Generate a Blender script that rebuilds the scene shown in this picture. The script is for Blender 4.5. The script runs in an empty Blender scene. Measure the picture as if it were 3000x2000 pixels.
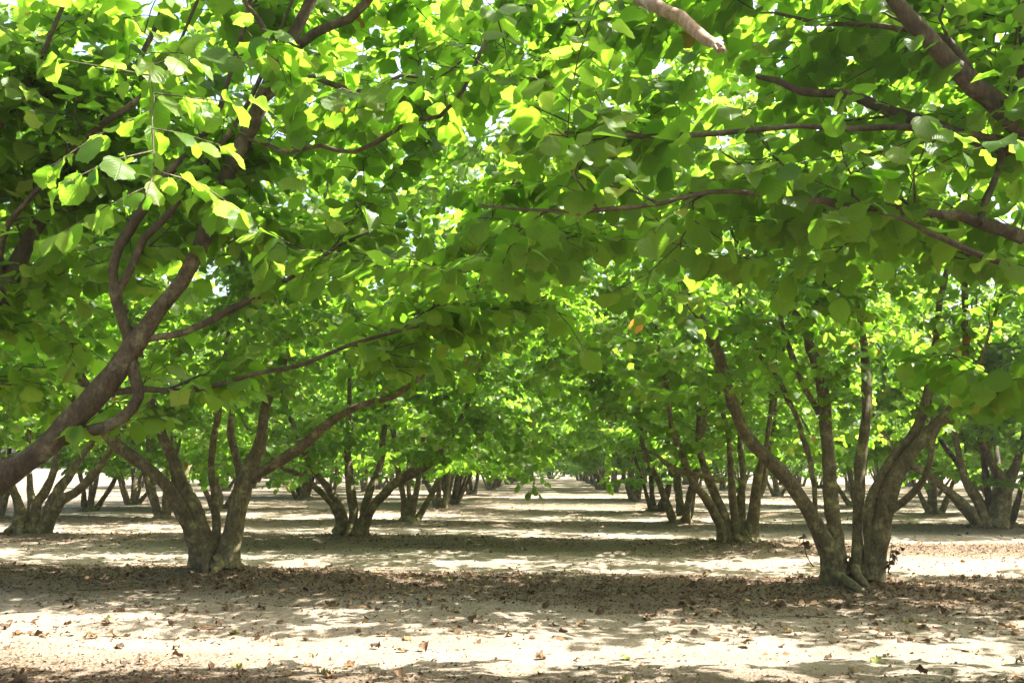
import bpy, math
import numpy as np
from mathutils import Vector

R = math.radians
scene = bpy.context.scene
COL = scene.collection

# ------------------------------------------------------------------ camera, sky, sun, exposure
F = 2917.0; PITCH = math.atan(370.0 / F); CAM = np.array([0.0, 0.0, 1.0])
cam = bpy.data.cameras.new("camera"); cam.sensor_width = 36.0; cam.lens = 36.0 * F / 3000.0
cam.clip_start = 0.05; cam.clip_end = 3000.0
cam_o = bpy.data.objects.new("camera", cam); COL.objects.link(cam_o)
cam_o.location = CAM; cam_o.rotation_euler = (R(90) + PITCH, 0, 0)
scene.camera = cam_o
cam.dof.use_dof = False

SUN_EL, SUN_AZ = R(57), math.atan2(0.98, 0.14)      # azimuth measured from +Y towards +X: from the right, a little ahead
S = np.array([math.sin(SUN_AZ) * math.cos(SUN_EL), math.cos(SUN_AZ) * math.cos(SUN_EL), math.sin(SUN_EL)])
world = bpy.data.worlds.new("World"); scene.world = world; world.use_nodes = True
nt = world.node_tree
sky = nt.nodes.new("ShaderNodeTexSky"); sky.sky_type = 'NISHITA'; sky.sun_disc = False
sky.sun_elevation = SUN_EL; sky.sun_rotation = SUN_AZ; sky.dust_density = 7.0; sky.air_density = 1.0; sky.ozone_density = 0.4
nt.nodes["Background"].inputs["Strength"].default_value = 0.10
nt.links.new(sky.outputs[0], nt.nodes["Background"].inputs["Color"])
sun = bpy.data.lights.new("sun", 'SUN'); sun.energy = 5.0; sun.angle = R(0.53); sun.color = (1.0, 0.965, 0.91)
sun_o = bpy.data.objects.new("sun", sun); COL.objects.link(sun_o)
sun_o.rotation_euler = Vector(S).to_track_quat('Z', 'Y').to_euler()
scene.view_settings.view_transform = 'Standard'; scene.view_settings.look = 'None'
scene.view_settings.exposure = 2.7; scene.view_settings.gamma = 1.0
scene.cycles.max_bounces = 12; scene.cycles.diffuse_bounces = 8; scene.cycles.transmission_bounces = 8
scene.cycles.glossy_bounces = 2; scene.cycles.sample_clamp_indirect = 8.0
scene.cycles.caustics_reflective = False; scene.cycles.caustics_refractive = False

rng = np.random.default_rng(11)

# ------------------------------------------------------------------ pixel -> world (display pixels of 2352 wide)
K = 3000.0 / 2352.0
CP, SP = math.cos(PITCH), math.sin(PITCH)
def at(px, py, D):
    x, y = px * K - 1500.0, 1000.0 - py * K
    d = np.array([x, F * CP - y * SP, F * SP + y * CP])
    return CAM + d * (D / d[1])
def trace(pts, d0, d1):
    n = len(pts)
    return np.array([at(p[0], p[1], d0 + (d1 - d0) * i / max(1, n - 1)) for i, p in enumerate(pts)])

# ------------------------------------------------------------------ value noise on the plane
_tab = np.random.default_rng(3).random((256, 256))
def vnoise(x, y, s):
    x = np.asarray(x, float) / s + 57.3; y = np.asarray(y, float) / s + 113.7
    xi = np.floor(x).astype(int); yi = np.floor(y).astype(int)
    fx = x - xi; fy = y - yi; fx = fx * fx * (3 - 2 * fx); fy = fy * fy * (3 - 2 * fy)
    a = _tab[xi % 256, yi % 256]; b = _tab[(xi + 1) % 256, yi % 256]
    c = _tab[xi % 256, (yi + 1) % 256]; d = _tab[(xi + 1) % 256, (yi + 1) % 256]
    return (a * (1 - fx) + b * fx) * (1 - fy) + (c * (1 - fx) + d * fx) * fy

MOUNDS = [(*at(490, 1303, 9.9)[:2], .04), (*at(1950, 1330, 8.92)[:2], .04), (*at(805, 1226, 14.96)[:2], .04), (*at(1690, 1240, 13.9)[:2], .04), (*at(52, 1224, 15.5)[:2], .04), (*at(2262, 1207, 17.2)[:2], .04)]   # soil heaped round the feet of the near trees
ROW0, ROWS, SKEW = 9.45, 4.95, 0.165
def row_phase(x, y):                                # distance to the nearest cross row of trees
    w = (y + SKEW * x - ROW0) / ROWS
    return (w - np.round(w)) * ROWS
def ground_z(x, y):
    b = row_phase(x, y) + 0.5 * (vnoise(x, y, 2.3) - .5)
    z = 0.05 * np.exp(-(b / 0.85) ** 2) - .06
    z = z - .020 * (np.exp(-((b - 1.72) / .13) ** 2) + np.exp(-((b + 1.72) / .13) ** 2))
    for bx, by, hm in MOUNDS: z = z + hm * np.exp(-((x - bx) ** 2 + (y - by) ** 2) / .24)
    z = z + 0.05 * (vnoise(x, y, 3.1) - .5) + 0.03 * (vnoise(x, y, 0.9) - .5) + 0.016 * (vnoise(x, y, 0.31) - .5) + 0.020 * (vnoise(x, y, 0.12) - .5)
    return z

# ------------------------------------------------------------------ node helpers and materials
def new_mat(name):
    m = bpy.data.materials.new(name); m.use_nodes = True
    t = m.node_tree; t.nodes.clear()
    return m, t
def N(t, typ, **kw):
    n = t.nodes.new(typ)
    for k, v in kw.items():
        if k in n.inputs: n.inputs[k].default_value = v
        else: setattr(n, k, v)
    return n
def math_n(t, op, a, b=None, clamp=False):
    n = t.nodes.new("ShaderNodeMath"); n.operation = op; n.use_clamp = clamp
    for i, v in enumerate((a, b)):
        if v is None: continue
        if isinstance(v, (int, float)): n.inputs[i].default_value = v
        else: t.links.new(v, n.inputs[i])
    return n.outputs[0]
def mix_c(t, f, a, b):
    n = t.nodes.new("ShaderNodeMix"); n.data_type = 'RGBA'
    for s, v in ((n.inputs[0], f), (n.inputs[6], a), (n.inputs[7], b)):
        if isinstance(v, (int, float)): s.default_value = v
        elif isinstance(v, tuple): s.default_value = (*v, 1)
        else: t.links.new(v, s)
    return n.outputs[2]
def ramp(t, f, stops):
    n = t.nodes.new("ShaderNodeValToRGB"); e = n.color_ramp.elements
    while len(e) < len(stops): e.new(0.5)
    for i, (p, c) in enumerate(stops):
        e[i].position = p; e[i].color = (*c, 1) if isinstance(c, tuple) else (c, c, c, 1)
    t.links.new(f, n.inputs[0]); return n.outputs[0]

def leaf_material():
    m, t = new_mat("hazel_leaf")
    out = N(t, "ShaderNodeOutputMaterial")
    tone = N(t, "ShaderNodeAttribute", attribute_name="tone").outputs["Fac"]
    uv = N(t, "ShaderNodeUVMap").outputs[0]
    sx = N(t, "ShaderNodeSeparateXYZ"); t.links.new(uv, sx.inputs[0])
    u, v = sx.outputs[0], sx.outputs[1]
    av = math_n(t, 'ABSOLUTE', math_n(t, 'SUBTRACT', v, 0.5))
    s = math_n(t, 'FRACT', math_n(t, 'MULTIPLY', math_n(t, 'SUBTRACT', u, math_n(t, 'MULTIPLY', av, 0.75)), 8.0))
    lat = math_n(t, 'SUBTRACT', 1.0, math_n(t, 'MULTIPLY', math_n(t, 'ABSOLUTE', math_n(t, 'SUBTRACT', s, 0.5)), 7.0), True)
    mid = math_n(t, 'SUBTRACT', 1.0, math_n(t, 'MULTIPLY', av, 45.0), True)
    vein = math_n(t, 'MAXIMUM', lat, mid)
    co = N(t, "ShaderNodeTexCoord").outputs["Object"]
    noise = N(t, "ShaderNodeTexNoise", Scale=38.0, Detail=3.0, Roughness=0.65); t.links.new(co, noise.inputs[0])
    spot = N(t, "ShaderNodeTexNoise", Scale=21.0, Detail=4.0, Roughness=0.7); t.links.new(co, spot.inputs[0])
    blot = ramp(t, spot.outputs[0], [(.655, 0.0), (.69, 0.85)])
    refl = ramp(t, tone, [(0.0, (.026, .060, .004)), (.45, (.052, .094, .005)), (.8, (.080, .120, .007)), (.955, (.115, .150, .014)), (.968, (.26, .18, .028)), (1.0, (.17, .075, .024))])
    tran = ramp(t, tone, [(0.0, (.155, .38, .013)), (.45, (.30, .59, .026)), (.8, (.40, .68, .06)), (.955, (.56, .68, .09)), (.968, (.58, .32, .035)), (1.0, (.34, .11, .025))])
    refl = mix_c(t, math_n(t, 'MULTIPLY', vein, 0.35), refl, (.10, .17, .045))
    tran = mix_c(t, math_n(t, 'MULTIPLY', vein, 0.45), tran, (.15, .27, .03))
    tran = mix_c(t, math_n(t, 'MULTIPLY', noise.outputs[0], 0.22), tran, (.14, .27, .02))
    refl = mix_c(t, blot, refl, (.12, .075, .022)); tran = mix_c(t, blot, tran, (.22, .12, .02))
    geo = N(t, "ShaderNodeNewGeometry")
    under = mix_c(t, 0.4, refl, (.070, .130, .012))
    refl2 = mix_c(t, geo.outputs["Backfacing"], refl, under)
    bump = N(t, "ShaderNodeBump", Strength=0.35, Distance=0.004); t.links.new(math_n(t, 'SUBTRACT', 1.0, vein), bump.inputs["Height"])
    p = N(t, "ShaderNodeBsdfPrincipled", Roughness=0.40); p.inputs["Specular IOR Level"].default_value = 0.22
    t.links.new(refl2, p.inputs["Base Color"]); t.links.new(bump.outputs[0], p.inputs["Normal"])
    tr = N(t, "ShaderNodeBsdfTranslucent"); t.links.new(tran, tr.inputs[0]); t.links.new(bump.outputs[0], tr.inputs["Normal"])
    mx = N(t, "ShaderNodeMixShader", Fac=0.55)
    t.links.new(p.outputs[0], mx.inputs[1]); t.links.new(tr.outputs[0], mx.inputs[2]); t.links.new(mx.outputs[0], out.inputs[0])
    return m

def dry_leaf_material():
    m, t = new_mat("dry_leaf")
    out = N(t, "ShaderNodeOutputMaterial")
    tone = N(t, "ShaderNodeAttribute", attribute_name="tone").outputs["Fac"]
    c = ramp(t, tone, [(0.0, (.045, .026, .014)), (.4, (.105, .058, .026)), (.7, (.19, .105, .042)), (.93, (.28, .19, .085)), (.96, (.24, .26, .05)), (1.0, (.12, .2, .03))])
    noise = N(t, "ShaderNodeTexNoise", Scale=60.0, Detail=3.0); t.links.new(N(t, "ShaderNodeTexCoord").outputs["Object"], noise.inputs[0])
    c = mix_c(t, math_n(t, 'MULTIPLY', noise.outputs[0], 0.6), c, (.05, .03, .018))
    p = N(t, "ShaderNodeBsdfPrincipled", Roughness=0.75); p.inputs["Specular IOR Level"].default_value = 0.25
    t.links.new(c, p.inputs["Base Color"])
    tr = N(t, "ShaderNodeBsdfTranslucent"); t.links.new(c, tr.inputs[0])
    mx = N(t, "ShaderNodeMixShader", Fac=0.22)
    t.links.new(p.outputs[0], mx.inputs[1]); t.links.new(tr.outputs[0], mx.inputs[2]); t.links.new(mx.outputs[0], out.inputs[0])
    return m

def bark_material(name, dark, mid, light, lichen):
    m, t = new_mat(name)
    out = N(t, "ShaderNodeOutputMaterial")
    co = N(t, "ShaderNodeTexCoord").outputs["Object"]
    mp = N(t, "ShaderNodeMapping"); mp.inputs["Scale"].default_value = (1, 1, .35); t.links.new(co, mp.inputs[0])
    n1 = N(t, "ShaderNodeTexNoise", Scale=9.0, Detail=7.0, Roughness=0.72); t.links.new(co, n1.inputs[0])
    n2 = N(t, "ShaderNodeTexNoise", Scale=55.0, Detail=5.0, Roughness=0.7); t.links.new(mp.outputs[0], n2.inputs[0])
    n3 = N(t, "ShaderNodeTexNoise", Scale=9.0, Detail=8.0, Roughness=0.75); t.links.new(co, n3.inputs[0])
    n4 = N(t, "ShaderNodeTexVoronoi", Scale=75.0); t.links.new(co, n4.inputs[0])
    c = ramp(t, n1.outputs[0], [(.32, dark), (.5, mid), (.68, light)])
    c = mix_c(t, ramp(t, n2.outputs[0], [(.38, 0.55), (.62, 0.0)]), c, tuple(v * .35 for v in dark))
    c = mix_c(t, ramp(t, n3.outputs[0], [(.56, 0.0), (.64, 0.75)]), c, lichen)
    c = mix_c(t, ramp(t, n4.outputs[0], [(.0, .35), (.16, 0.0)]), c, (.30, .25, .17))
    b = N(t, "ShaderNodeBump", Strength=0.8, Distance=0.012)
    h = math_n(t, 'ADD', n2.outputs[0], math_n(t, 'MULTIPLY', n3.outputs[0], 0.8)); t.links.new(h, b.inputs["Height"])
    p = N(t, "ShaderNodeBsdfPrincipled", Roughness=0.85); p.inputs["Specular IOR Level"].default_value = 0.2
    t.links.new(c, p.inputs["Base Color"]); t.links.new(b.outputs[0], p.inputs["Normal"]); t.links.new(p.outputs[0], out.inputs[0])
    return m

def soil_material():
    m, t = new_mat("orchard_soil")
    out = N(t, "ShaderNodeOutputMaterial")
    co = N(t, "ShaderNodeTexCoord").outputs["Object"]
    sx = N(t, "ShaderNodeSeparateXYZ"); t.links.new(co, sx.inputs[0])
    w = math_n(t, 'DIVIDE', math_n(t, 'SUBTRACT', math_n(t, 'ADD', sx.outputs[1], math_n(t, 'MULTIPLY', sx.outputs[0], SKEW)), ROW0 - 0.3), ROWS)
    nb = N(t, "ShaderNodeTexNoise", Scale=0.7, Detail=3.0); t.links.new(co, nb.inputs[0])
    w = math_n(t, 'ADD', w, math_n(t, 'MULTIPLY', math_n(t, 'SUBTRACT', nb.outputs[0], 0.5), 0.35))
    d = math_n(t, 'ABSOLUTE', math_n(t, 'SUBTRACT', math_n(t, 'FRACT', math_n(t, 'ADD', w, 0.5)), 0.5))
    band = ramp(t, d, [(.12, 1.0), (.30, 0.0)])
    n1 = N(t, "ShaderNodeTexNoise", Scale=1.6, Detail=5.0, Roughness=0.6); t.links.new(co, n1.inputs[0])
    n2 = N(t, "ShaderNodeTexNoise", Scale=22.0, Detail=6.0, Roughness=0.7); t.links.new(co, n2.inputs[0])
    n3 = N(t, "ShaderNodeTexNoise", Scale=70.0, Detail=4.0, Roughness=0.7); t.links.new(co, n3.inputs[0])
    base = ramp(t, n1.outputs[0], [(.3, (.205, .175, .134)), (.5, (.262, .227, .176)), (.7, (.318, .280, .220))])
    base = mix_c(t, ramp(t, n2.outputs[0], [(.40, 0.0), (.64, 0.8)]), base, (.165, .130, .090))
    mp = N(t, "ShaderNodeMapping"); mp.inputs["Scale"].default_value = (.16, 2.6, 1); mp.inputs["Rotation"].default_value = (0, 0, math.atan(SKEW)); t.links.new(co, mp.inputs[0])
    n5 = N(t, "ShaderNodeTexNoise", Scale=1.0, Detail=4.0, Roughness=0.6); t.links.new(mp.outputs[0], n5.inputs[0])
    base = mix_c(t, ramp(t, n5.outputs[0], [(.42, 0.0), (.62, 0.45)]), base, (.20, .162, .115))
    thr = math_n(t, 'SUBTRACT', n3.outputs[0], math_n(t, 'MULTIPLY', band, 0.17))
    crumbs = ramp(t, thr, [(.41, 1.0), (.49, 0.0)])
    c = mix_c(t, math_n(t, 'MULTIPLY', crumbs, 0.85), base, (.085, .062, .040))
    c = mix_c(t, math_n(t, 'MULTIPLY', band, 0.5), c, (.13, .098, .065))
    b = N(t, "ShaderNodeBump", Strength=0.9, Distance=0.03)
    t.links.new(math_n(t, 'ADD', n2.outputs[0], math_n(t, 'MULTIPLY', n3.outputs[0], 0.5)), b.inputs["Height"])
    p = N(t, "ShaderNodeBsdfPrincipled", Roughness=0.95); p.inputs["Specular IOR Level"].default_value = 0.1
    t.links.new(c, p.inputs["Base Color"]); t.links.new(b.outputs[0], p.inputs["Normal"]); t.links.new(p.outputs[0], out.inputs[0])
    return m

M_LEAF = leaf_material(); M_DRY = dry_leaf_material(); M_SOIL = soil_material()
M_BARK = bark_material("hazel_bark", (.048, .038, .019), (.128, .102, .050), (.240, .205, .115), (.235, .22, .055))
M_BARK_DARK = bark_material("old_hazel_bark", (.034, .027, .015), (.076, .059, .032), (.145, .118, .070), (.14, .135, .07))
M_BARK_PALE = bark_material("peeled_bark", (.20, .12, .075), (.30, .20, .13), (.40, .31, .23), (.40, .34, .27))

# ------------------------------------------------------------------ mesh building
def mesh_object(name, verts, quads, mat, parent=None, uv=None, tone=None, smooth=True):
    verts = np.ascontiguousarray(verts, dtype=np.float32); quads = np.ascontiguousarray(quads, dtype=np.int32)
    me = bpy.data.meshes.new(name); n, k = quads.shape
    me.vertices.add(len(verts)); me.vertices.foreach_set("co", verts.ravel())
    me.loops.add(n * k); me.loops.foreach_set("vertex_index", quads.ravel())
    me.polygons.add(n); me.polygons.foreach_set("loop_start", np.arange(0, n * k, k, dtype=np.int32))
    if uv is not None:
        l = me.uv_layers.new(name="UVMap"); l.data.foreach_set("uv", np.ascontiguousarray(uv[quads.ravel()], dtype=np.float32).ravel())
    if tone is not None:
        a = me.attributes.new("tone", 'FLOAT', 'POINT'); a.data.foreach_set("value", np.ascontiguousarray(tone, dtype=np.float32))
    me.update(calc_edges=True); me.validate()
    me.polygons.foreach_set("use_smooth", np.full(len(me.polygons), smooth))
    me.materials.append(mat)
    o = bpy.data.objects.new(name, me); COL.objects.link(o)
    if parent: o.parent = parent
    return o
def tag(o, label, cat, group=None, kind=None):
    if label: o["label"] = label
    if cat: o["category"] = cat
    if group: o["group"] = group
    if kind: o["kind"] = kind
    return o
def empty(name, loc, rz=0.0):
    o = bpy.data.objects.new(name, None); COL.objects.link(o); o.location = loc; o.rotation_euler = (0, 0, rz); o.empty_display_size = .2
    return o

def catmull(P, step):
    P = np.asarray(P, float)
    Q = np.vstack([2 * P[0] - P[1], P, 2 * P[-1] - P[-2]])
    out = []
    for i in range(1, len(Q) - 2):
        n = max(2, int(np.linalg.norm(Q[i + 1] - Q[i]) / step))
        s = np.linspace(0, 1, n, endpoint=False)[:, None]
        a, b, c, d = Q[i - 1], Q[i], Q[i + 1], Q[i + 2]
        out.append(.5 * (2 * b + (c - a) * s + (2 * a - 5 * b + 4 * c - d) * s ** 2 + (3 * b - a - 3 * c + d) * s ** 3))
    out.append(P[-1:])
    return np.vstack(out)

class Tubes:
    def __init__(self): self.v, self.f, self.n = [], [], 0
    def add(self, P, r, sides=6, rough=0.0, g=None):
        P = np.asarray(P, float); r = np.asarray(r, float)
        if r[-1] > .003:                              # close the cut or broken end
            e = P[-1] - P[-2]; e /= np.linalg.norm(e) + 1e-9
            P = np.vstack([P, P[-1] + e * r[-1] * .5, P[-1] + e * r[-1] * 1.1]); r = np.concatenate([r, [r[-1] * .75, r[-1] * .06]])
        n = len(P)
        T = np.gradient(P, axis=0); T /= np.linalg.norm(T, axis=1)[:, None] + 1e-9
        ref = np.array([0, 0, 1.0]) if abs(T[0, 2]) < .8 else np.array([1.0, 0, 0])
        U = np.empty_like(P); u = ref - T[0] * ref.dot(T[0])
        for i in range(n):
            u = u - T[i] * u.dot(T[i]); u = u / (np.linalg.norm(u) + 1e-9); U[i] = u
        V = np.cross(T, U)
        a = np.linspace(0, 2 * np.pi, sides, endpoint=False)
        rr = r[:, None] * np.ones(sides)
        if rough: rr = rr * (1 + rough * (g.random((n, sides)) - .5) + rough * 1.3 * np.sin(2 * a + np.linspace(0, 5, n)[:, None] + g.random() * 6) * .5)
        X = P[:, None] + rr[..., None] * (np.cos(a)[:, None] * U[:, None] + np.sin(a)[:, None] * V[:, None])
        i = np.arange(n - 1)[:, None] * sides; j = np.arange(sides); k = (j + 1) % sides
        f = np.stack([i + j, i + k, i + sides + k, i + sides + j], -1).reshape(-1, 4)
        self.v.append(X.reshape(-1, 3)); self.f.append(f + self.n); self.n += n * sides
    def build(self, name, mat, parent, off):
        return mesh_object(name, np.vstack(self.v) - off, np.vstack(self.f), mat, parent)

# leaf blades: two strips either side of the midrib (and a half-way strip on near leaves), toothed edge, heart-shaped foot, short tip
def leaf_template(hi, seed):
    g = np.random.default_rng(seed)
    if hi: us = np.array([0, .06, .16, .28, .40, .52, .63, .73, .82, .89, .94, 1.0]); hw = np.array([.10, .27, .385, .45, .485, .485, .46, .405, .30, .175, .07, .004]); cols = np.array([-1, -.5, 0, .5, 1])
    else: us = np.array([0, .16, .45, .75, .9, 1.0]); hw = np.array([.14, .39, .485, .40, .20, .01]); cols = np.array([-1, 0, 1])
    V, UV, C = [], [], []
    for i, (u, h) in enumerate(zip(us, hw)):
        for c in cols:
            hh = h * (1 + ((.065 if i % 2 else -.055) if hi and 0 < i < len(us) - 1 else 0) + g.normal(0, .018))
            uu = u - (.07 * abs(c) * (1 - u * 3) if u < .33 else 0) + (.02 * abs(c) if hi and i % 2 else 0)
            V.append((uu, c * hh)); UV.append((u, .5 + c * hh)); C.append(c)
    m = len(cols)
    Q = [(i * m + j, (i + 1) * m + j, (i + 1) * m + j + 1, i * m + j + 1) for i in range(len(us) - 1) for j in range(m - 1)]
    return np.array(V), np.array(UV), np.array(Q)
def chip_template():
    V, UV = [], []
    for u, h in ((0, .12), (.45, .5), (1.0, .1)):
        for c in (-1, 0, 1): V.append((u, c * h)); UV.append((u, .5 + c * h))
    return np.array(V), np.array(UV), np.array([(i * 3 + j, (i + 1) * 3 + j, (i + 1) * 3 + j + 1, i * 3 + j + 1) for i in range(2) for j in range(2)])
T_CHIP = chip_template()
T_HI, T_LO = leaf_template(True, 1), leaf_template(False, 2)

def blades(O, L, Nn, size, tone, hi, g, curl=1.0, crumple=0.0):
    V, UV, Q = T_CHIP if hi == 'chip' else T_HI if hi else T_LO
    n = len(O)
    L = L / np.linalg.norm(L, axis=1)[:, None]
    Nn = Nn - L * (Nn * L).sum(1)[:, None]; Nn /= np.linalg.norm(Nn, axis=1)[:, None] + 1e-9
    B = np.cross(Nn, L)
    bend = (.04 - .50 * g.random(n) ** 1.2) * curl; fold = g.normal(.12, .22, n) * curl; wav = g.normal(0, .08, n) * curl; ph = g.random(n) * 6.3
    tw = g.normal(0, .26, n) * curl
    u, v = V[:, 0], V[:, 1]
    w = bend[:, None] * u ** 2 + fold[:, None] * np.abs(v) + wav[:, None] * np.sin(9 * u + ph[:, None]) * np.abs(v) * 2 + tw[:, None] * u * v
    if crumple: w = w + crumple * (np.sin(6 * u + ph[:, None]) * np.sin(11 * v + 2 * ph[:, None]) + .7 * np.sin(13 * u * v + 3 * ph[:, None]) + .5 * np.sin(17 * u + 9 * v + ph[:, None]))
    asp = g.normal(1.0, .12, n)
    X = O[:, None] + size[:, None, None] * (u[None, :, None] * L[:, None] + (v[None, :] * asp[:, None])[..., None] * B[:, None] + w[..., None] * Nn[:, None])
    m = len(V)
    return X.reshape(-1, 3), (Q[None] + (np.arange(n) * m)[:, None, None]).reshape(-1, 4), np.tile(UV, (n, 1)), np.repeat(tone, m)

def unit(v): return v / (np.linalg.norm(v) + 1e-9)
UP = np.array([0, 0, 1.0])

# ------------------------------------------------------------------ growing a tree
def grow(stems, targets, g, leaf=(.085, .125), twig_gap=.095, leaf_gap=.051, tmin=.45, keep=None, hi=False, stem_sides=12, step=.085, min_z=.75):
    """stems: list of (points, radii[, names]).  targets: points of the crown that branches reach for.
    Returns one Tubes per stem and the leaf arrays."""
    tubes = []; P_, T_, R_, I_ = [], [], [], []
    for k, (P, r) in enumerate(stems):
        P = np.asarray(P, float); Q = catmull(P, step)
        s0 = np.concatenate([[0], np.cumsum(np.linalg.norm(np.diff(P, axis=0), axis=1))]); s1 = np.concatenate([[0], np.cumsum(np.linalg.norm(np.diff(Q, axis=0), axis=1))])
        rr = np.interp(s1 / s1[-1], s0 / s0[-1], r)
        n = len(Q)
        wob = np.cumsum(g.normal(0, .010, (n, 3)), axis=0); wob -= np.linspace(0, 1, n)[:, None] * wob[-1]
        Q = Q + wob * np.minimum(1, rr / .02)[:, None] * .5
        rr = rr * (1 + .10 * np.sin(np.linspace(0, n * .55, n) + g.random() * 6) + g.normal(0, .03, n))
        arc = np.linspace(0, s1[-1], n)
        for _k in range(int(s1[-1] * 1.1)): rr = rr * (1 + g.uniform(.04, .15) * np.exp(-((arc - g.uniform(.2, 1) * s1[-1]) / g.uniform(.04, .09)) ** 2))
        if P[0][2] < .25: rr = rr * (1 + .30 * np.exp(-arc / .11))
        t = Tubes(); t.add(Q, rr, stem_sides, .15, g); tubes.append(t)
        T = np.gradient(Q, axis=0); T /= np.linalg.norm(T, axis=1)[:, None]
        P_.append(Q); T_.append(T); R_.append(rr); I_.append(np.full(n, k))
    NP, NT, NR, NI = np.vstack(P_), np.vstack(T_), np.concatenate(R_), np.concatenate(I_)
    ok = (NP[:, 2] > min_z)
    NP, NT, NR, NI = NP[ok], NT[ok], NR[ok], NI[ok]
    targets = np.asarray(targets)
    d0 = np.array([np.min(np.linalg.norm(NP - t, axis=1)) for t in targets])
    lo, ld, ln, ls, lt = [], [], [], [], []
    for ti in np.argsort(d0):
        t = targets[ti]
        dv = t - NP; d = np.linalg.norm(dv, axis=1)
        al = (dv * NT).sum(1) / (d + 1e-6)
        cost = d * (1.35 - .55 * al) + np.maximum(0, NP[:, 2] - t[2]) * .45 + np.where(d < .3, .5, 0)
        j = int(np.argmin(cost)); p0 = NP[j]; D = d[j]
        if D > 3.2 or D < .08: continue
        r0 = min(.62 * NR[j], .0045 + .0075 * D)
        out = unit(t - p0)
        flat = unit(np.array([out[0], out[1], min(out[2], .25) - .15 * g.random()]) + g.normal(0, .18, 3))
        c1 = p0 + unit(NT[j] * .7 + out * .6 + UP * .12) * D * .36
        c2 = t - flat * D * .30
        n = max(4, int(D / .12)); s = np.linspace(0, 1, n + 1)[:, None]
        B = (1 - s) ** 3 * p0 + 3 * (1 - s) ** 2 * s * c1 + 3 * (1 - s) * s ** 2 * c2 + s ** 3 * t
        B[1:] += g.normal(0, .012, (n, 3))
        rr = np.linspace(r0, .0028, n + 1)
        tubes[NI[j]].add(B, rr, 6 if r0 > .010 else 4)
        BT = np.gradient(B, axis=0); BT /= np.linalg.norm(BT, axis=1)[:, None]
        NP = np.vstack([NP, B[2:]]); NT = np.vstack([NT, BT[2:]]); NR = np.concatenate([NR, rr[2:]]); NI = np.concatenate([NI, np.full(n - 1, NI[j])])
        side = 1.0 if g.random() < .5 else -1.0
        pos = np.arange(max(D * .18, D - 1.25), D, twig_gap) / D
        tw = [(B, BT, n)]
        for q in pos:
            x = q * n; i0 = int(x); f = x - i0
            b = B[i0] * (1 - f) + B[min(i0 + 1, n)] * f; bt = BT[i0]
            sd = unit(np.cross(bt, UP) + 1e-4); side = -side
            dirn = unit(bt * .55 + sd * side * (.55 + .5 * g.random()) + UP * g.uniform(-.30, .40) + g.normal(0, .15, 3))
            ll = g.uniform(.16, .46) * (1.1 - .45 * q)
            e = b + dirn * ll + np.array([0, 0, -.30 * ll * ll])
            m1 = b + dirn * ll * .5 + g.normal(0, .012, 3)
            W = np.array([b, m1, e])
            tubes[NI[j]].add(W, np.array([.0030, .0024, .0014]), 3)
            tw.append((W, None, 2))
        for k, (W, WT, m) in enumerate(tw):
            seg = np.linalg.norm(np.diff(W, axis=0), axis=1); cum = np.concatenate([[0], np.cumsum(seg)]); tot = cum[-1]
            a = max(.03, tot - .55) if k == 0 else .03
            ps = np.arange(a, tot, leaf_gap * (1 if k else 1.3)); ps = np.append(ps, tot)
            ps = ps + g.normal(0, .008, len(ps)); ps = np.clip(ps, 0, tot)
            pt = np.stack([np.interp(ps, cum, W[:, c]) for c in range(3)], 1)
            dd = unit(W[-1] - W[-2] if k == 0 else W[-1] - W[0])
            sd = unit(np.cross(dd, UP) + 1e-4)
            sg = np.where(np.arange(len(ps)) % 2 == 0, 1.0, -1.0) * (1 if g.random() < .5 else -1); sg[-1] = g.normal(0, .3)
            droop = g.random(len(ps)) ** 1.1 * 1.35
            L = dd * g.uniform(.35, .8, (len(ps), 1)) + sd * (sg * g.uniform(.6, 1.0, len(ps)))[:, None] - UP * droop[:, None] + g.normal(0, .18, (len(ps), 3))
            L /= np.linalg.norm(L, axis=1)[:, None]
            Nn = UP + g.normal(0, .30, (len(ps), 3)) + dd * .25
            lo.append(pt + L * .018); ld.append(L); ln.append(Nn)
            ls.append(g.uniform(leaf[0], leaf[1], len(ps)) * np.where(g.random(len(ps)) < .16, .6, 1.0)); lt.append(np.clip(g.normal(.46, .22, len(ps)), 0, .93))
    O, L, Nn, sz, tn = np.vstack(lo), np.vstack(ld), np.vstack(ln), np.concatenate(ls), np.concatenate(lt)
    old = g.random(len(tn)) < .0025; tn[old] = g.uniform(.965, 1.0, old.sum())
    if keep is not None:
        k = keep(O); O, L, Nn, sz, tn = O[k], L[k], Nn[k], sz[k], tn[k]
    return tubes, (O, L, Nn, sz, tn)

def crown_targets(c, rad, n, g, zmin, pw=.55, thin=None):
    # thin = (y, share kept): a crown sparser on its near side, so its limbs show
    out = []
    c = np.asarray(c); rad = np.asarray(rad)
    lob = g.normal(0, 1, (7, 3)); lob /= np.linalg.norm(lob, axis=1)[:, None]; la = g.uniform(-.30, .16, 7)
    while len(out) < n:
        v = unit(g.normal(0, 1, 3)); v = v / (np.abs(v) ** 2.7).sum() ** (1 / 2.7); r = g.random() ** pw
        r *= 1 + float((la * np.maximum(0, lob @ v) ** 3).sum())
        p = c + v * rad * r
        h = math.hypot(*(v[:2] * r))
        if p[2] < zmin + .40 * max(0, .75 - h) + g.uniform(-.12, .25): continue
        if thin and p[1] < thin[0] and g.random() > thin[1]: continue
        out.append(p)
    return np.array(out)

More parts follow.
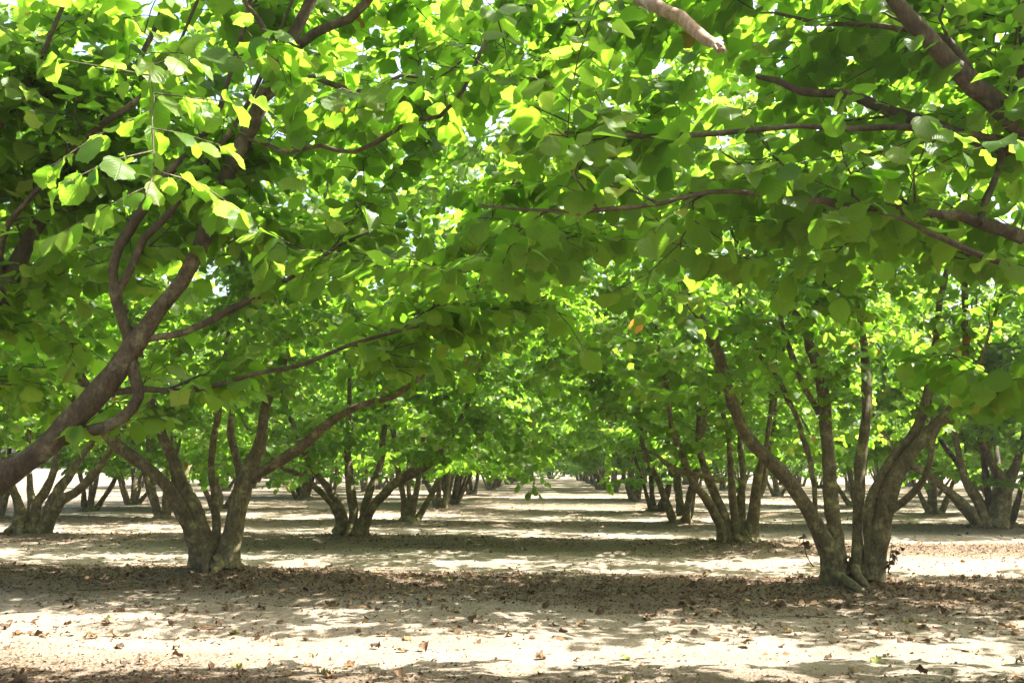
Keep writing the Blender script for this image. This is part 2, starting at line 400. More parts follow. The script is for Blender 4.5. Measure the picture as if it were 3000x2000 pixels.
def stump(base, r, g, parent, off, mat):
    """the swollen foot that the stems share"""
    r = r * .85; t = Tubes(); h = np.array([-.12, -.02, .03, .07, .11, .13]); q = np.array([1.45, 1.25, 1.05, .85, .55, .05])
    P = np.stack([np.full(6, base[0]), np.full(6, base[1]), base[2] + h], 1)
    t.add(P, r * q, 16, .30, g)
    return t.build("stump", mat, parent, off)

def roots(root, off, g, r, mat):
    a = g.random() * 6.3
    for k in range(int(g.integers(5, 8))):
        a += g.uniform(.7, 1.3); ln = g.uniform(.05, .17); d = np.array([math.cos(a), math.sin(a), 0]); sd = np.array([-d[1], d[0], 0]) * g.normal(0, .10)
        P = np.array([d * r * .62 + UP * .13, d * (r - .01) + UP * .06, d * (r + ln * .5) + sd * .6 + UP * .018, d * (r + ln) + sd * 1.5 - UP * .05])
        t = Tubes(); t.add(catmull(P, .06) + off, np.linspace(.062, .024, len(catmull(P, .06))), 8, .2, g); t.build("root", mat, root, off)

def finish_tree(root, base, tubes, lv, mats, hi, g, names=None, stump_r=.22, hi_roots=False):
    off = np.asarray(base)
    for i, t in enumerate(tubes):
        t.build(names[i] if names else "stem", mats[i] if isinstance(mats, list) else mats, root, off)
    if hi_roots: roots(root, off, g, stump_r * 1.05, mats[0] if isinstance(mats, list) else mats)
    if stump_r: stump(off, stump_r, g, root, off, mats[0] if isinstance(mats, list) else mats)
    X, Q, UV, tone = blades(*lv, hi, g)
    print('leaves', len(tone) // len((T_HI if hi else T_LO)[0]))
    return mesh_object("foliage", X - off, Q, M_LEAF, root, UV, tone)

def extend(P, r, g, ztop=4.6, lean=.35):
    """carry a traced stem on up into the crown"""
    P = list(P); d = unit(P[-1] - P[-2]); r = list(r); end = r[-1]
    h0 = unit(np.array([d[0], d[1], 0]) + 1e-6)
    n = 0
    while P[-1][2] < ztop and n < 9:
        d = unit(d * .75 + UP * .42 + h0 * lean * .25 + g.normal(0, .10, 3)); P.append(P[-1] + d * .45); r.append(max(.005, r[-1] * .80)); n += 1
    return np.array(P), np.array(r)

def px_r(half_px, D): return .9 * half_px * K * D / F

def hero(name, label, D, base_px, stems, crown, n, seed, zmin, thin=None, mats=M_BARK, hi=True, ztop=4.6, leaf=(.068, .112), stump_r=.15, names=None, keep=None, group="hazel trees of the orchard", extra=(), **kw):
    g = np.random.default_rng(seed)
    b = at(*base_px, D) if len(base_px) == 2 else np.array(base_px, float)
    b = np.array([b[0], b[1], float(ground_z(b[0], b[1]))])
    root = empty(name, b)
    tag(root, label, "tree", group)
    L = []
    for s in stems:
        pts, hw, d1 = s[0], s[1], s[2]
        P = trace(pts, s[3] if len(s) > 3 else D, d1)
        if len(s) <= 3: P[0][2] = min(P[0][2], b[2] + .02)
        r = np.interp(np.linspace(0, 1, len(P)), np.linspace(0, 1, len(hw)), [px_r(h, D) for h in hw])
        if len(base_px) == 3 and hw[0] >= 36:          # limbs of the trees outside the frame stand on their own foot
            P = np.vstack([b + np.array([g.normal(0, .05), g.normal(0, .05), -.05]), P]); r = np.concatenate([[r[0] * 1.1], r])
        if len(s) > 4 and s[4] == 'stop': pass
        else: P, r = extend(P, r, g, ztop)
        L.append((P, r))
    tg = crown_targets(*crown, n, g, zmin, thin=thin)
    if len(extra): tg = np.vstack([tg, extra])
    tubes, lv = grow(L, tg, g, leaf=leaf, keep=keep, hi=hi, stem_sides=16, **kw)
    if names and "broken_limb" in names:
        k = names.index("broken_limb"); e = L[k][0][-1]; dr = unit(L[k][0][-1] - L[k][0][-2])
        for q in range(6):
            o0 = g.normal(0, .006, 3); tubes[k].add(np.array([e - dr * .03 + o0, e + dr * .01 + o0 * 1.3, e + dr * g.uniform(.02, .06) + o0 * 1.6]), np.array([.007, .004, .0008]), 4)
    if names is None: names = ["stem"] * len(L)
    finish_tree(root, b, tubes, lv, mats, hi, g, names, stump_r, len(base_px) == 2)
    return root

def camera_room(P):                                  # nobody prunes the alley where the photographer stands: only the air right round the lens
    return np.linalg.norm(P - CAM, axis=1) > 1.9

# ------------------------------------------------------------------ ground
def build_ground():
    def axis(a, b, fine0, fine1, step, grow_):
        out = [fine0]; 
        while out[-1] < fine1: out.append(out[-1] + step)
        s = step
        while out[-1] < b: s *= grow_; out.append(out[-1] + s)
        lo = [fine0]; s = step
        while lo[-1] > a: s *= grow_; lo.append(lo[-1] - s)
        return np.array(lo[:0:-1] + out)
    xs = axis(-900, 900, -5.5, 5.5, .045, 1.07); ys = axis(-60, 1500, 4.0, 13.0, .045, 1.045)
    X, Y = np.meshgrid(xs, ys)
    Z = ground_z(X, Y) * np.clip(1 - (np.hypot(X, Y) - 60) / 60, 0, 1)
    nx, ny = len(xs), len(ys)
    i = (np.arange(ny - 1)[:, None] * nx + np.arange(nx - 1)[None]).ravel()
    Q = np.stack([i, i + 1, i + nx + 1, i + nx], 1)
    o = mesh_object("ground", np.stack([X.ravel(), Y.ravel(), Z.ravel()], 1), Q, M_SOIL)
    o["kind"] = "structure"; o["label"] = "pale dry orchard soil with low litter ridges along the rows"
build_ground()

# ------------------------------------------------------------------ the trees one can see well, traced
def over(x0, x1, y0, y1, n, seed):  # high sprays added over the row gaps to shade the ground
    g = np.random.default_rng(seed); return np.column_stack([g.uniform(x0, x1, n), g.uniform(y0, y1, n), g.uniform(2.5, 4.8, n)])
def zz(pts, ox, oy, sc): return [((ox + x / sc) / K, (oy + y / sc) / K) for x, y in pts]

# near tree on the left
hero("hazel_tree", "hazel tree left of the alley, a V of thick mossy stems, nearest whole trunk there", 9.9, (490, 1303), [
    ([(455, 1303), (445, 1230), (420, 1170), (385, 1110), (345, 1072), (300, 1038), (262, 1008), (228, 955), (190, 880), (160, 800)], [24, 20, 18, 17, 17, 17, 16, 15, 13, 10], 9.5),
    ([(475, 1303), (465, 1225), (443, 1160), (412, 1110), (395, 1060), (370, 1000), (350, 930), (320, 830)], [26, 22, 19, 17, 15, 14, 12, 9], 9.8),
    ([(492, 1290), (494, 1220), (488, 1150), (482, 1080), (487, 1020), (500, 940), (510, 850)], [12, 10, 9, 9, 8, 7, 6], 10.3),
    ([(515, 1303), (530, 1230), (545, 1160), (562, 1100), (590, 1040), (600, 980), (610, 920), (640, 840), (655, 780)], [31, 28, 25, 22, 19, 16, 14, 12, 9], 10.1),
    ([(572, 1110), (600, 1085), (640, 1060), (700, 1020), (760, 970), (830, 930), (900, 910)], [15, 15, 14, 12, 11, 9, 7], 9.6, 9.95),
    ([(556, 1110), (546, 1050), (532, 990), (540, 900), (560, 800)], [10, 9, 9, 8, 6], 10.4, 10.0),
], ([-2.7, 9.3, 3.35], [3.6, 2.15, 2.5]), 470, 21, 1.1, (9.0, .8), extra=over(-5.8, .6, 11.2, 12.6, 46, 1))

# near tree on the right
hero("hazel_tree", "hazel tree right of the alley, stems fanning from one foot, left one arching far out", 8.92, (1950, 1330), [
    ([(1922, 1330), (1908, 1270), (1882, 1215), (1850, 1160), (1815, 1110), (1770, 1060), (1730, 1020), (1697, 970), (1674, 900), (1652, 820), (1620, 750), (1590, 700), (1560, 640), (1530, 570)], [29, 27, 24, 20, 19, 18, 18, 17, 15, 13, 12, 11, 9, 8], 8.5),
    ([(1930, 1290), (1918, 1230), (1910, 1160), (1908, 1100), (1905, 1020), (1900, 950), (1893, 880), (1872, 800), (1845, 740), (1800, 685), (1770, 650)], [20, 18, 16, 15, 15, 14, 12, 11, 10, 8, 6], 9.1),
    ([(1876, 1195), (1868, 1090), (1850, 1000), (1800, 880), (1740, 800)], [7, 6, 6, 6, 5], 9.3, 8.9),
    ([(1850, 748), (1880, 690), (1897, 620), (1905, 560)], [8, 8, 7, 6], 9.0, 9.05),
    ([(1882, 953), (1850, 900), (1820, 830), (1796, 740), (1785, 680)], [9, 8, 8, 7, 6], 9.3, 9.05),
    ([(1970, 1320), (1975, 1200), (1975, 1100), (1984, 1010), (1990, 940), (1985, 850)], [18, 14, 13, 13, 12, 10], 9.3),
    ([(2006, 1325), (2016, 1230), (2036, 1150), (2065, 1080), (2100, 1030), (2150, 970), (2190, 930), (2212, 850), (2225, 760)], [25, 23, 20, 18, 16, 14, 12, 10, 8], 8.7),
    ([(1988, 1270), (2000, 1180), (2020, 1110), (2060, 1048), (2098, 1002), (2125, 950), (2137, 880), (2150, 790)], [15, 13, 12, 12, 12, 12, 11, 8], 8.8),
    ([(2050, 1168), (2090, 1135), (2125, 1088), (2140, 1030), (2150, 990), (2200, 930)], [10, 9, 8, 7, 7, 5], 8.4, 8.8),
], ([2.8, 8.65, 3.5], [3.6, 2.05, 2.4]), 400, 22, 1.3, (8.4, .8), extra=over(-.4, 6.2, 10.5, 11.9, 46, 2))

# tree off the left edge, its limbs lean into the picture
FL = (-3.35, 4.75, 0.0)
def limb_l(*a): return a
hero("hazel_tree", "hazel tree rooted off the left edge, its thick dark limb slanting rightwards", 4.8, FL, [
    ([(-330, 1420), (-250, 1330), (-140, 1220), (-60, 1150), (0, 1098), (60, 1058), (120, 1008), (200, 930), (270, 850), (320, 775), (370, 708), (420, 640), (455, 570), (480, 480), (520, 380), (560, 300), (600, 215), (640, 130), (690, 30), (730, -50)], [50, 40, 34, 31, 29, 28, 28, 27, 24, 21, 19, 19, 19, 18, 18, 18, 18, 18, 15, 12], 4.3, 4.75),
    ([(118, 1008), (200, 985), (275, 950), (312, 900), (305, 850), (285, 760), (262, 690), (256, 640), (262, 575), (297, 519), (330, 465), (380, 400), (432, 350), (480, 280), (520, 190)], [16, 16, 15, 15, 14, 14, 14, 14, 14, 13, 12, 11, 10, 8, 6], 4.45, 4.64),
    ([(270, 680), (308, 611), (325, 551), (368, 513), (402, 470), (450, 405), (521, 315), (570, 240)], [10, 9, 9, 9, 8, 8, 7, 5], 4.35, 4.55),
    ([(232, 906), (340, 895), (420, 899), (500, 882), (600, 856), (700, 836), (800, 792), (880, 768), (960, 750)], [8, 8, 7, 6, 6, 5, 4, 4, 3], 4.5, 4.62, 'stop'),
    ([(324, 778), (400, 762), (450, 742), (520, 705), (600, 668), (648, 642), (720, 600), (780, 560), (850, 532)], [9, 9, 8, 8, 7, 6, 5, 4, 3], 4.3, 4.56, 'stop'),
    ([(-300, 1400), (-200, 1100), (-100, 880), (-20, 730), (0, 690), (50, 580), (100, 500), (145, 435), (200, 350)], [36, 31, 27, 25, 24, 21, 17, 14, 10], 4.9, 4.8),
    ([(5, 680), (-5, 590), (18, 508), (84, 430), (203, 312), (305, 238), (380, 160)], [9, 9, 8, 8, 7, 6, 4], 4.4, 4.85),
    ([(-15, 720), (-45, 600), (-45, 440), (25, 255), (91, 154), (130, 60)], [9, 9, 8, 7, 6, 5], 4.4, 4.85),
    ([(645, 128), (690, 100), (760, 60), (830, 10)], [14, 13, 11, 9], 4.1, 4.32),
    ([(630, 150), (602, 70), (574, 25), (546, -20)], [8, 7, 6, 5], 4.25, 4.34),
    ([(554, 312), (620, 335), (665, 350), (739, 335), (820, 350), (906, 304), (952, 276), (1012, 270), (1064, 210), (1092, 150), (1120, 84), (1155, 7)], [6, 6, 6, 5, 5, 5, 5, 5, 4, 4, 3, 3], 4.0, 4.38, 'stop'),
    ([(588, 246), (660, 190), (720, 178), (784, 203), (854, 210), (924, 175), (1000, 182), (1060, 140)], [7, 6, 6, 6, 5, 5, 4, 3], 4.1, 4.35, 'stop'),
    ([(730, -50), (900, -110), (1150, -130), (1350, -90), (1440, -30), (1500, 8), (1560, 40), (1620, 80), (1656, 112)], [14, 14, 14, 12, 11, 11, 10, 9, 7], 2.9, 4.3, 'stop'),
], ([-2.2, 4.6, 2.85], [3.2, 1.35, 2.0]), 305, 23, .95, (4.5, .12), mats=[M_BARK_DARK] * 12 + [M_BARK_PALE], ztop=4.2,
    names=["limb"] * 12 + ["broken_limb"], leaf=(.060, .114), keep=camera_room, stump_r=.3,
    extra=[at(940, 752, 4.95), at(1010, 738, 5.0), at(1075, 724, 5.05), at(1120, 716, 5.1), at(900, 800, 4.9), at(860, 830, 4.9)])

# tree off the right edge, boughs reach in along the top
FR = (3.55, 3.95, 0.0)
hero("hazel_tree", "hazel tree off the right edge, its level boughs reaching in overhead", 3.7, FR, [
    ([(3300, 1500), (3000, 1000), (2750, 620), (2560, 420), (2460, 335), (2352, 262), (2290, 210), (2230, 168), (2170, 108), (2110, 40), (2050, -30)], [64, 54, 46, 40, 36, 31, 28, 25, 21, 18, 15], 3.5, 3.9),
    ([(2900, 820), (2650, 680), (2480, 600), (2352, 545), (2270, 515), (2200, 490), (2120, 480), (2040, 470), (1950, 465), (1850, 450), (1740, 440), (1640, 435), (1520, 462), (1420, 474), (1330, 482), (1200, 480), (1100, 470)], [26, 22, 19, 17, 15, 14, 13, 12, 10, 9, 8, 7, 6, 6, 5, 4, 3], 3.4, 3.8, 'stop'),
    ([(2862, 800), (2640, 735), (2500, 690), (2352, 612), (2270, 585), (2190, 552), (2130, 528), (2070, 500), (2020, 492)], [18, 17, 15, 12, 10, 8, 6, 4, 2], 3.4, 3.8, 'stop'),
    ([(2450, 350), (2350, 335), (2250, 318), (2170, 302), (2060, 291), (1950, 295), (1830, 290), (1700, 300), (1540, 312), (1400, 310), (1250, 300)], [13, 11, 10, 9, 9, 9, 8, 7, 7, 5, 3], 3.6, 3.75, 'stop'),
    ([(2460, 380), (2300, 335), (2170, 290), (2060, 260), (1980, 228), (1900, 214), (1850, 212), (1790, 187), (1740, 176)], [18, 17, 15, 15, 14, 12, 11, 8, 6], 3.9, 3.8, 'stop'),
    ([(2240, 175), (2180, 90), (2128, 78), (2023, 60), (1883, 53), (1780, 30)], [9, 8, 8, 7, 6, 4], 3.8, 3.6, 'stop'),
    ([(2248, 512), (2264, 455), (2290, 395), (2300, 320), (2320, 230), (2340, 120), (2345, 0)], [9, 10, 10, 11, 12, 12, 11], 3.95, 3.68),
    ([(3300, 1500), (2900, 900), (2600, 250), (2420, -150), (2350, -420)], [50, 42, 34, 28, 22], 4.4, 3.9),
], ([1.8, 4.2, 2.95], [3.3, 1.7, 1.6]), 285, 24, 1.8, (3.7, .35), mats=M_BARK_DARK, ztop=4.2, names=["bough"] * 8, leaf=(.060, .114), keep=camera_room, stump_r=.3,
    extra=[at(x_, y_, d_) for x_, y_, d_ in zip(np.linspace(1150, 2250, 20) + rng.normal(0, 25, 20), rng.uniform(470, 610, 20), rng.uniform(3.75, 4.5, 20))] + [at(x_, y_, d_) for x_, y_, d_ in zip(rng.uniform(1250, 2100, 14), rng.uniform(270, 400, 14), rng.uniform(3.3, 4.2, 14))] + [at(2230, 860, 4.3), at(2290, 930, 4.2), at(2200, 900, 4.4), at(2330, 880, 4.1), at(2150, 800, 4.2)])

def suckers():
    g = np.random.default_rng(9); root = [o for o in bpy.data.objects if o.name.startswith("hazel_tree") and o.get("label", "").startswith("hazel tree right of the alley, stems")][0]
    b = np.array(root.location)
    for (px, py, tx, ty) in [(1868, 1300, 1845, 1232), (2030, 1305, 2068, 1255), (1945, 1325, 1952, 1270), (2040, 1315, 2050, 1240)]:
        p0, p1 = at(px, py, 8.85), at(tx, ty, 8.7); P = catmull(np.array([p0, (p0 + p1) / 2 + g.normal(0, .02, 3), p1]), .05)
        t = Tubes(); t.add(P, np.linspace(.006, .002, len(P)), 5); so = t.build("sucker_shoot", M_BARK_DARK, root, b)
        n = 7; O = P[g.integers(1, len(P), n)]
        for q in range(n):
            X, Q, UV, tone = blades(O[q:q + 1], np.array([[g.normal(), g.normal(), g.uniform(-.7, .2)]]), UP + g.normal(0, .5, (1, 3)), g.uniform(.03, .06, 1), g.uniform(0, .5, 1), False, g, 2.0)
            mesh_object("withered_leaf", X - b, Q, M_DRY, so, UV, tone)
suckers()

# second trees of both rows, and the ones left and right of them
hero("hazel_tree", "hazel tree with four slim dark stems, second on the left side of the alley", 14.96, (805, 1226), [
    (zz([(455, 850), (480, 740), (400, 570), (300, 450), (230, 330)], 800, 1200, 2.352), [16, 12, 11, 9, 8], 14.6),
    (zz([(500, 800), (400, 650), (280, 520), (140, 420), (40, 380)], 800, 1200, 2.352), [9, 8, 7, 6, 5], 14.2),
    (zz([(550, 855), (560, 700), (540, 540), (510, 300), (520, 200)], 800, 1200, 2.352), [16, 12, 11, 10, 8], 15.2),
    (zz([(590, 800), (650, 570), (740, 350), (770, 150)], 800, 1200, 2.352), [13, 10, 9, 8], 15.3),
    (zz([(600, 858), (640, 740), (720, 620), (830, 500), (950, 430), (1090, 350)], 800, 1200, 2.352), [16, 12, 11, 11, 10, 8], 14.7),
], ([-1.9, 14.6, 3.1], [3.7, 2.05, 2.7]), 500, 31, .75, extra=[at(1100, 1000, 13.4), at(1180, 1040, 13.2), at(1215, 1075, 13.0), at(1232, 1130, 12.9), at(1150, 960, 13.2), at(1220, 1010, 13.3)], hi=False)
hero("hazel_tree", "hazel tree with six stems fanning like a hand, second right of the alley", 13.9, (1690, 1240), [
    (zz([(1740, 1290), (1700, 1120), (1620, 970), (1540, 830), (1440, 690)], 1600, 1200, 3.36), [17, 12, 11, 10, 9], 13.5),
    (zz([(1785, 1290), (1770, 1080), (1690, 900), (1620, 730), (1570, 600)], 1600, 1200, 3.36), [15, 11, 10, 10, 9], 13.9),
    (zz([(1860, 1290), (1850, 1050), (1830, 850), (1820, 650)], 1600, 1200, 3.36), [15, 10, 9, 9], 13.7),
    (zz([(1905, 1290), (1910, 1000), (1920, 750), (1920, 560)], 1600, 1200, 3.36), [14, 10, 9, 8], 14.2),
    (zz([(1985, 1290), (2030, 1100), (2060, 900), (2060, 780), (2090, 640)], 1600, 1200, 3.36), [20, 15, 14, 11, 9], 13.8),
    (zz([(2070, 890), (2140, 750), (2170, 620)], 1600, 1200, 3.36), [9, 8, 6], 14.1, 13.85),
    (zz([(1740, 700), (1620, 670), (1500, 640), (1270, 580), (1070, 440), (900, 400)], 1600, 1200, 3.36), [7, 7, 6, 6, 4, 3], 13.2, 13.7, 'stop'),
], ([2.9, 13.9, 3.1], [3.7, 2.05, 2.7]), 500, 32, .95, hi=False)
hero("hazel_tree", "hazel tree with spreading grey stems at the far left, behind the slanting limb", 15.5, (52, 1224), [
    (zz([(290, 1120), (240, 700), (150, 480), (60, 300)], 0, 1330, 4.704), [17, 13, 12, 10], 15.2),
    (zz([(400, 1100), (430, 700), (400, 520), (380, 200)], 0, 1330, 4.704), [14, 10, 9, 8], 15.8),
    (zz([(470, 1080), (520, 700), (640, 500), (720, 330), (800, 0)], 0, 1330, 4.704), [14, 11, 10, 9, 8], 15.4),
    (zz([(560, 1080), (700, 700), (830, 480), (950, 330), (1100, 100)], 0, 1330, 4.704), [16, 13, 13, 12, 10], 15.5),
    (zz([(620, 1060), (780, 680), (1000, 540), (1200, 360), (1400, 120)], 0, 1330, 4.704), [14, 12, 11, 10, 8], 15.0),
], ([-7.6, 15.5, 3.2], [3.5, 2.05, 2.6]), 430, 33, 1.25, hi=False)
hero("hazel_tree", "hazel tree with a stout leaning trunk pair at the right edge, behind the fanned tree", 17.2, (2262, 1207), [
    (zz([(1950, 985), (1850, 860), (1720, 740), (1560, 620), (1400, 520)], 2000, 1100, 2.24), [17, 15, 11, 9, 7], 16.8),
    (zz([(1995, 985), (1950, 850), (1880, 740), (1830, 600)], 2000, 1100, 2.24), [16, 14, 11, 9], 17.0),
    (zz([(2060, 990), (2075, 850), (2100, 720), (2040, 590), (1990, 450)], 2000, 1100, 2.24), [24, 20, 17, 10, 8], 17.2),
    (zz([(2085, 960), (2110, 820), (2135, 700), (2190, 560), (2230, 400)], 2000, 1100, 2.24), [15, 14, 13, 10, 8], 17.5),
], ([8.3, 17.2, 3.2], [3.5, 2.05, 2.6]), 430, 34, 1.15, hi=False)

# ------------------------------------------------------------------ the rest of the orchard
def generic(seed, n_stems, mat, n=300, zmin=.42, cz=3.05, rz=2.6, shade_spray=46):
    g = np.random.default_rng(seed)
    root = empty("hazel_tree", (0, 0, 0)); L = []
    a0 = g.random() * 6.3
    for k in range(n_stems):
        a = a0 + k * 2 * np.pi / n_stems + g.normal(0, .25); rb = g.uniform(.05, .19)
        d = np.array([math.cos(a), math.sin(a) * .8, 0]); tilt = g.uniform(.18, .75)
        p = d * rb + np.array([0, 0, -.06]); dirn = unit(d * tilt + UP); P = [p]; r = [g.uniform(.048, .088)]; r[0] *= 1.25
        for q in range(int(g.integers(9, 12))):
            dirn = unit(dirn + UP * .06 + d * g.uniform(-.06, .12) + g.normal(0, .09, 3))
            P.append(P[-1] + dirn * g.uniform(.42, .54)); r.append(max(.008, r[-1] * (.78 if q == 0 else .84)))
        L.append((np.array(P), np.array(r)))
    tg = crown_targets([0, 0, cz], [3.6, 2.2, rz], n, g, zmin)
    tg = np.vstack([tg, np.column_stack([g.uniform(-3.2, 3.2, shade_spray), g.uniform(1.9, 3.0, shade_spray) * np.where(g.random(shade_spray) < .5, 1, -1), g.uniform(2.6, 4.9, shade_spray)])])  # extra upper sprays reaching between rows, added for ground shade
    tubes, lv = grow(L, tg, g, leaf=(.085, .122), stem_sides=9)
    finish_tree(root, (0, 0, 0), tubes, lv, mat, False, g, None, .24)
    return root
protos = [generic(101, 5, M_BARK), generic(102, 4, M_BARK), generic(103, 6, M_BARK_DARK, zmin=.45), generic(104, 5, M_BARK, zmin=.7), generic(105, 4, M_BARK_DARK), generic(106, 7, M_BARK_DARK, n=300, zmin=.1, cz=1.9, rz=2.0, shade_spray=1)]
used = set()
def plant(k, x, y, rz, sc, label, flip=False):
    src = protos[k]
    if k not in used: used.add(k); root = src
    else:
        root = src.copy(); COL.objects.link(root)
        for ch in src.children:
            c = ch.copy(); COL.objects.link(c); c.parent = root
    root.location = (x, y, float(ground_z(x, y)) if y < 60 else 0.0); root.rotation_euler = (0, 0, rz); root.scale = (-sc if flip else sc, sc, sc)
    return tag(root, label, "tree", "hazel trees of the orchard")
ORD = ["zeroth", "first", "second", "third", "fourth", "fifth", "sixth", "seventh", "eighth", "ninth", "tenth", "eleventh", "twelfth", "thirteenth", "fourteenth", "fifteenth", "sixteenth", "seventeenth", "eighteenth"]
gp = np.random.default_rng(77)
def col_x(c0, y): return c0 + .04 * y
COLS = [("left alley row", -3.05, {}, 2, 17), ("right alley row", 2.65, {}, 2, 17),
        ("next row left of the alley row", -8.6, {}, 0, 16), ("next row right of the alley row", 8.1, {}, -1, 15),
        ("third row left of the alley", -15.2, {}, 7, 15), ("fourth row left of the alley", -21.2, {}, 8, 15), ("third row right of the alley", 14.1, {}, 0, 13), ("fourth row right of the alley", 20.1, {}, 3, 12), ("fifth row right of the alley", 26.1, {}, 5, 11)]
LOC = {("left alley row", 2): (1197, 1517), ("left alley row", 3): (1293, 1480), ("right alley row", 2): (1997, 1523), ("right alley row", 3): (1920, 1490), ("right alley row", 4): (1862, 1462),
       ("next row left of the alley row", 2): (478, 1511), ("next row left of the alley row", 4): (886, 1457)}
for name, c0, _, n0, n1 in COLS:
    for n in range(n0, n1):
        x = 0.0; y = ROW0 + ROWS * n
        for _i in range(3): x = col_x(c0, y); y = ROW0 + ROWS * n - SKEW * min(x, 12)
        x += gp.normal(0, .18); y += gp.normal(0, .2)
        if (name, n) in (('right alley row', 6), ('next row right of the alley row', 5), ('left alley row', 7)): continue       # gaps where a tree is missing
        if (name, n) in LOC:
            px, py = LOC[(name, n)]; y = 1.0 * F / (py - 1370.0); p = at(px / K, py / K, y); x = p[0]
        if name.startswith("next row left") and n == 1: continue           # so does the traced tree at the far left
        if name.startswith("next row right") and n == 1: continue          # the traced tree at the right edge stands here
        k = int(gp.integers(0, 5)); sc = gp.uniform(.86, 1.10)
        plant(k, x, y, (0 if gp.random() < .5 else math.pi) + gp.normal(0, .22), sc, f"multi-stemmed hazel tree, {ORD[n + 2]} in the {name}", gp.random() < .5)
for i, (x, y) in enumerate([(-10.6, 20.7), (-10.3, 24.5), (-10.9, 29.0)]):
    plant((i * 2 + 1) % 5, x, y, gp.normal(0, .3), .95, f"hazel tree at the orchard's left margin, {['nearest', 'middle', 'farthest'][i]} of three against the bright field")
for k in range(19):                                                      # bushy headland trees that close the rows
    x = -36 + k * 4.4 + gp.normal(0, .5)
    plant(5, x, 95 + gp.normal(0, 1.5), gp.random() * 6, gp.uniform(.9, 1.25), f"low bushy hazel closing the far end of the orchard, {(ORD + ['nineteenth'])[k + 1]} from the left", gp.random() < .5)

# ------------------------------------------------------------------ what lies on the ground
gl = np.random.default_rng(5)
def scatter(n, y0, y1, band):
    """points of the visible floor, denser near the camera and in the litter ridges"""
    X, Y = [], []
    while len(X) < n:
        m = n * 3
        y = y0 * (y1 / y0) ** gl.random(m); x = (gl.random(m) * 2 - 1) * (y * .53 + .4)
        b = row_phase(x, y + .3); p = np.exp(-(b / .85) ** 2) * band + (1 - band) * (.35 + .65 * vnoise(x, y, .8))
        p = p * np.where(y < 6.3, .38, 1.0)
        k = gl.random(m) < p * (.25 + .75 * vnoise(x, y, .35) ** 1.0)
        X += list(x[k]); Y += list(y[k])
    x, y = np.array(X[:n]), np.array(Y[:n])
    return x, y
def litter(name, n, y0, y1, band, s0, s1, t0, t1, curl, label):
    x, y = scatter(n, y0, y1, band)
    for bx, by, _h in MOUNDS:                          # drifts caught against the feet of the trees
        m = 420 if s1 < .035 else 26; rr = .16 + np.abs(gl.normal(0, .28, m)); aa = gl.random(m) * 6.283
        x = np.append(x, bx + rr * np.cos(aa)); y = np.append(y, by + rr * np.sin(aa) * .8)
    n = len(x); a = gl.random(n) * 6.283
    sz = gl.uniform(s0, s1, n)
    O = np.stack([x, y, ground_z(x, y) + .1 * sz], 1)
    L = np.stack([np.cos(a), np.sin(a), gl.normal(0, .10, n)], 1); Nn = np.array([0, 0, -1.0]) + gl.normal(0, .28, (n, 3))
    X, Q, UV, tone = blades(O, L, Nn, sz, gl.uniform(t0, t1, n), 'chip' if s1 < .035 else False, gl, curl)
    return tag(mesh_object(name, X, Q, M_DRY, None, UV, tone), label, None, None, "stuff")
litter("leaf_litter", 130000, 4.5, 40, .94, .006, .024, 0.0, .72, 1.5, "brown crumbled leaf litter gathered along the tree rows")
litter("dry_leaves", 5200, 6.0, 40, .74, .028, .056, .1, .90, 1.4, "dry fallen leaves strewn over the farther orchard floor")

KINDS = [("curled dark brown hazel leaf lying on the pale soil", .12, 1.9), ("curled tan hazel leaf lying on the pale soil", .62, 1.7), ("crumpled rust brown hazel leaf lying on the soil", .45, 2.3), ("flatter ochre hazel leaf lying on the soil", .85, 1.1), ("fresh yellow green hazel leaf fallen on the soil", .965, .9)]
proto_leaf = []
for k, (lab, tn, cu) in enumerate(KINDS):
    for q in range(3):
        X, Q, UV, tone = blades(np.array([[-.5, 0, 0]]), np.array([[1.0, 0, 0]]), np.array([[.1, .2, -1.0]]), np.array([1.0]), np.array([tn + gl.normal(0, .03) * (tn < .9)]), True, gl, cu * .55, .15)
        X[:, 2] -= X[:, 2].min() + .02
        me_o = mesh_object("fallen_leaf", X, Q, M_DRY, None, UV, tone); proto_leaf.append((k, me_o))
x, y = scatter(1500, 4.35, 9.8, .35)
vis = np.abs(x) < .50 * y
x, y = x[vis][:210], y[vis][:210]
for i in range(len(x)):
    k = gl.choice(5, p=[.26, .34, .26, .11, .03]) if i >= 15 else i // 3
    po = [o for kk, o in proto_leaf if kk == k][i % 3]
    o = po if i < 15 else po.copy()
    if i >= 15: COL.objects.link(o)
    s = gl.uniform(.034, .074)
    o.location = (x[i], y[i], float(ground_z(x[i], y[i]))); o.scale = (s, s, s); o.rotation_euler = (gl.normal(0, .12), gl.normal(0, .12), gl.random() * 6.28)
    tag(o, KINDS[k][0], "leaf", "fallen leaves on the near soil")

def twig(px, py, ln, a):
    p = at(px / K, py / K, 10.0); d = p - CAM; p = CAM + d * (-1.0 / d[2]); t = Tubes(); n = 6
    P = np.array([[p[0] + math.cos(a) * ln * (q / n - .5) + gl.normal(0, .008), p[1] + math.sin(a) * ln * (q / n - .5) + gl.normal(0, .008), 0] for q in range(n + 1)])
    P[:, 2] = ground_z(P[:, 0], P[:, 1]) + .007
    t.add(P, np.linspace(.006, .0025, n + 1), 5)
    o = t.build("fallen_twig", M_BARK, None, P[3]); o.location = P[3]
    return tag(o, None, "twig", "dead twigs on the soil")
for (px, py, ln, a, lab) in [(306, 1708, .42, .5, "thin dead twig left of the mossy V-stemmed tree, on shaded soil"), (2350, 1770, .35, 2.9, "thin dead twig on the soil in front of the fanned right-hand tree")]:
    twig(px, py, ln, a)["label"] = lab

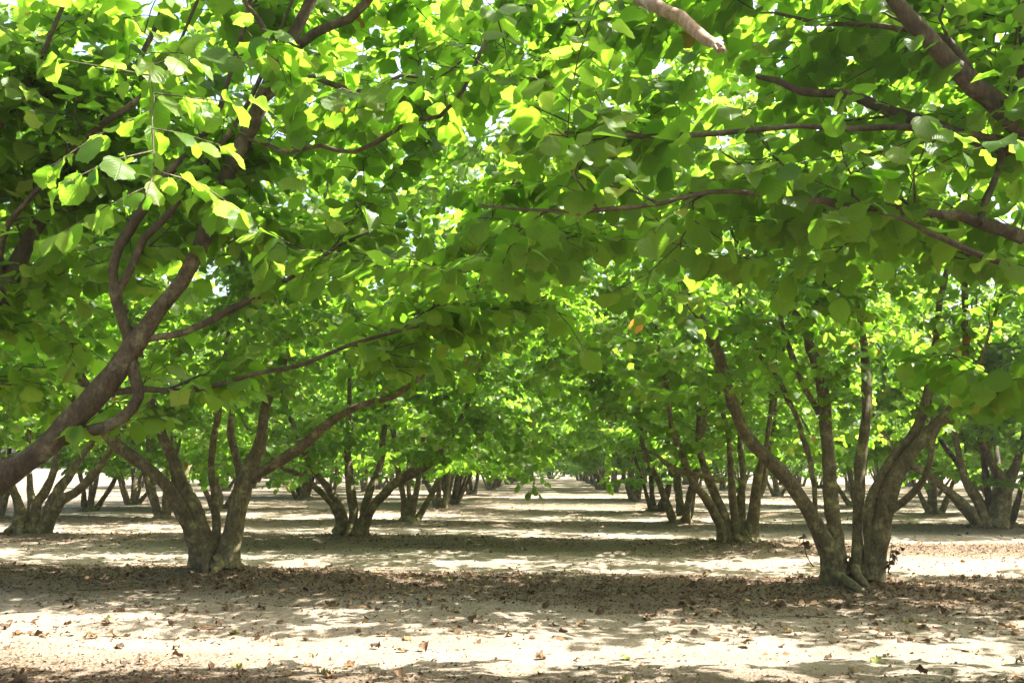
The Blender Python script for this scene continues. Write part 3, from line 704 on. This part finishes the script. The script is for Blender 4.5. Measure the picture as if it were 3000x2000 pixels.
def weed(px, py, h, n, lab):
    p = at(px / K, py / K, 10.0); d = p - CAM; p = CAM + d * (-1.0 / d[2]); p[2] = float(ground_z(p[0], p[1])) - .004
    a = gl.random(n) * 6.28; O = np.stack([gl.normal(0, .018, n), gl.normal(0, .018, n), np.zeros(n)], 1)
    L = np.stack([np.cos(a) * .7, np.sin(a) * .7, gl.uniform(.5, 1.3, n)], 1)
    X, Q, UV, tone = blades(O, L, np.stack([np.cos(a), np.sin(a), np.full(n, .3)], 1), gl.uniform(.5, 1.0, n) * h * .8, gl.uniform(.1, .9, n), False, gl, .8)
    c = np.repeat(O, len(T_LO[0]), axis=0); ax = np.repeat(L / np.linalg.norm(L, axis=1)[:, None], len(T_LO[0]), axis=0)
    r = X - c; al = (r * ax).sum(1)[:, None] * ax; X = c + al + (r - al) * .35          # narrow blades
    o = mesh_object("weed_tuft", X, Q, M_DRY, None, UV, np.clip(tone * .012 + .938, 0, 1)); o.location = p
    return tag(o, lab, "weed", "small weeds on the soil")
for a_ in [(701, 1925, .055, 16, "small green weed tuft in the left foreground below the bright strip"), (957, 1945, .06, 18, "bushier weed tuft in the foreground, just left of the alley middle"),
           (918, 1885, .045, 12, "tiny weed tuft at the lower edge of the bright strip"), (1832, 1965, .055, 14, "small weed tuft in the right foreground, near the bottom edge"), (2650, 1712, .05, 10, "tiny green weed beside the foot of the fanned right-hand tree")]:
    weed(*a_)

# ------------------------------------------------------------------ thin haze volume added to lighten the distance
def build_haze(density):
    x0, x1, y0, y1, z0, z1 = -95.0, 95.0, -14.0, 125.0, -1.2, 9.5
    V = np.array([(x, y, z) for z in (z0, z1) for y in (y0, y1) for x in (x0, x1)])
    Q = np.array([(0, 2, 3, 1), (4, 5, 7, 6), (0, 1, 5, 4), (2, 6, 7, 3), (0, 4, 6, 2), (1, 3, 7, 5)])
    m, t = new_mat("haze"); out = N(t, "ShaderNodeOutputMaterial"); v = N(t, "ShaderNodeVolumePrincipled", Density=density, Anisotropy=.35)
    v.inputs["Color"].default_value = (.97, .98, .95, 1); t.links.new(v.outputs[0], out.inputs["Volume"])
    o = mesh_object("haze", V, Q, m, smooth=False); o["kind"] = "stuff"; o["label"] = "thin pale haze added to lighten the distance"
build_haze(.0006)
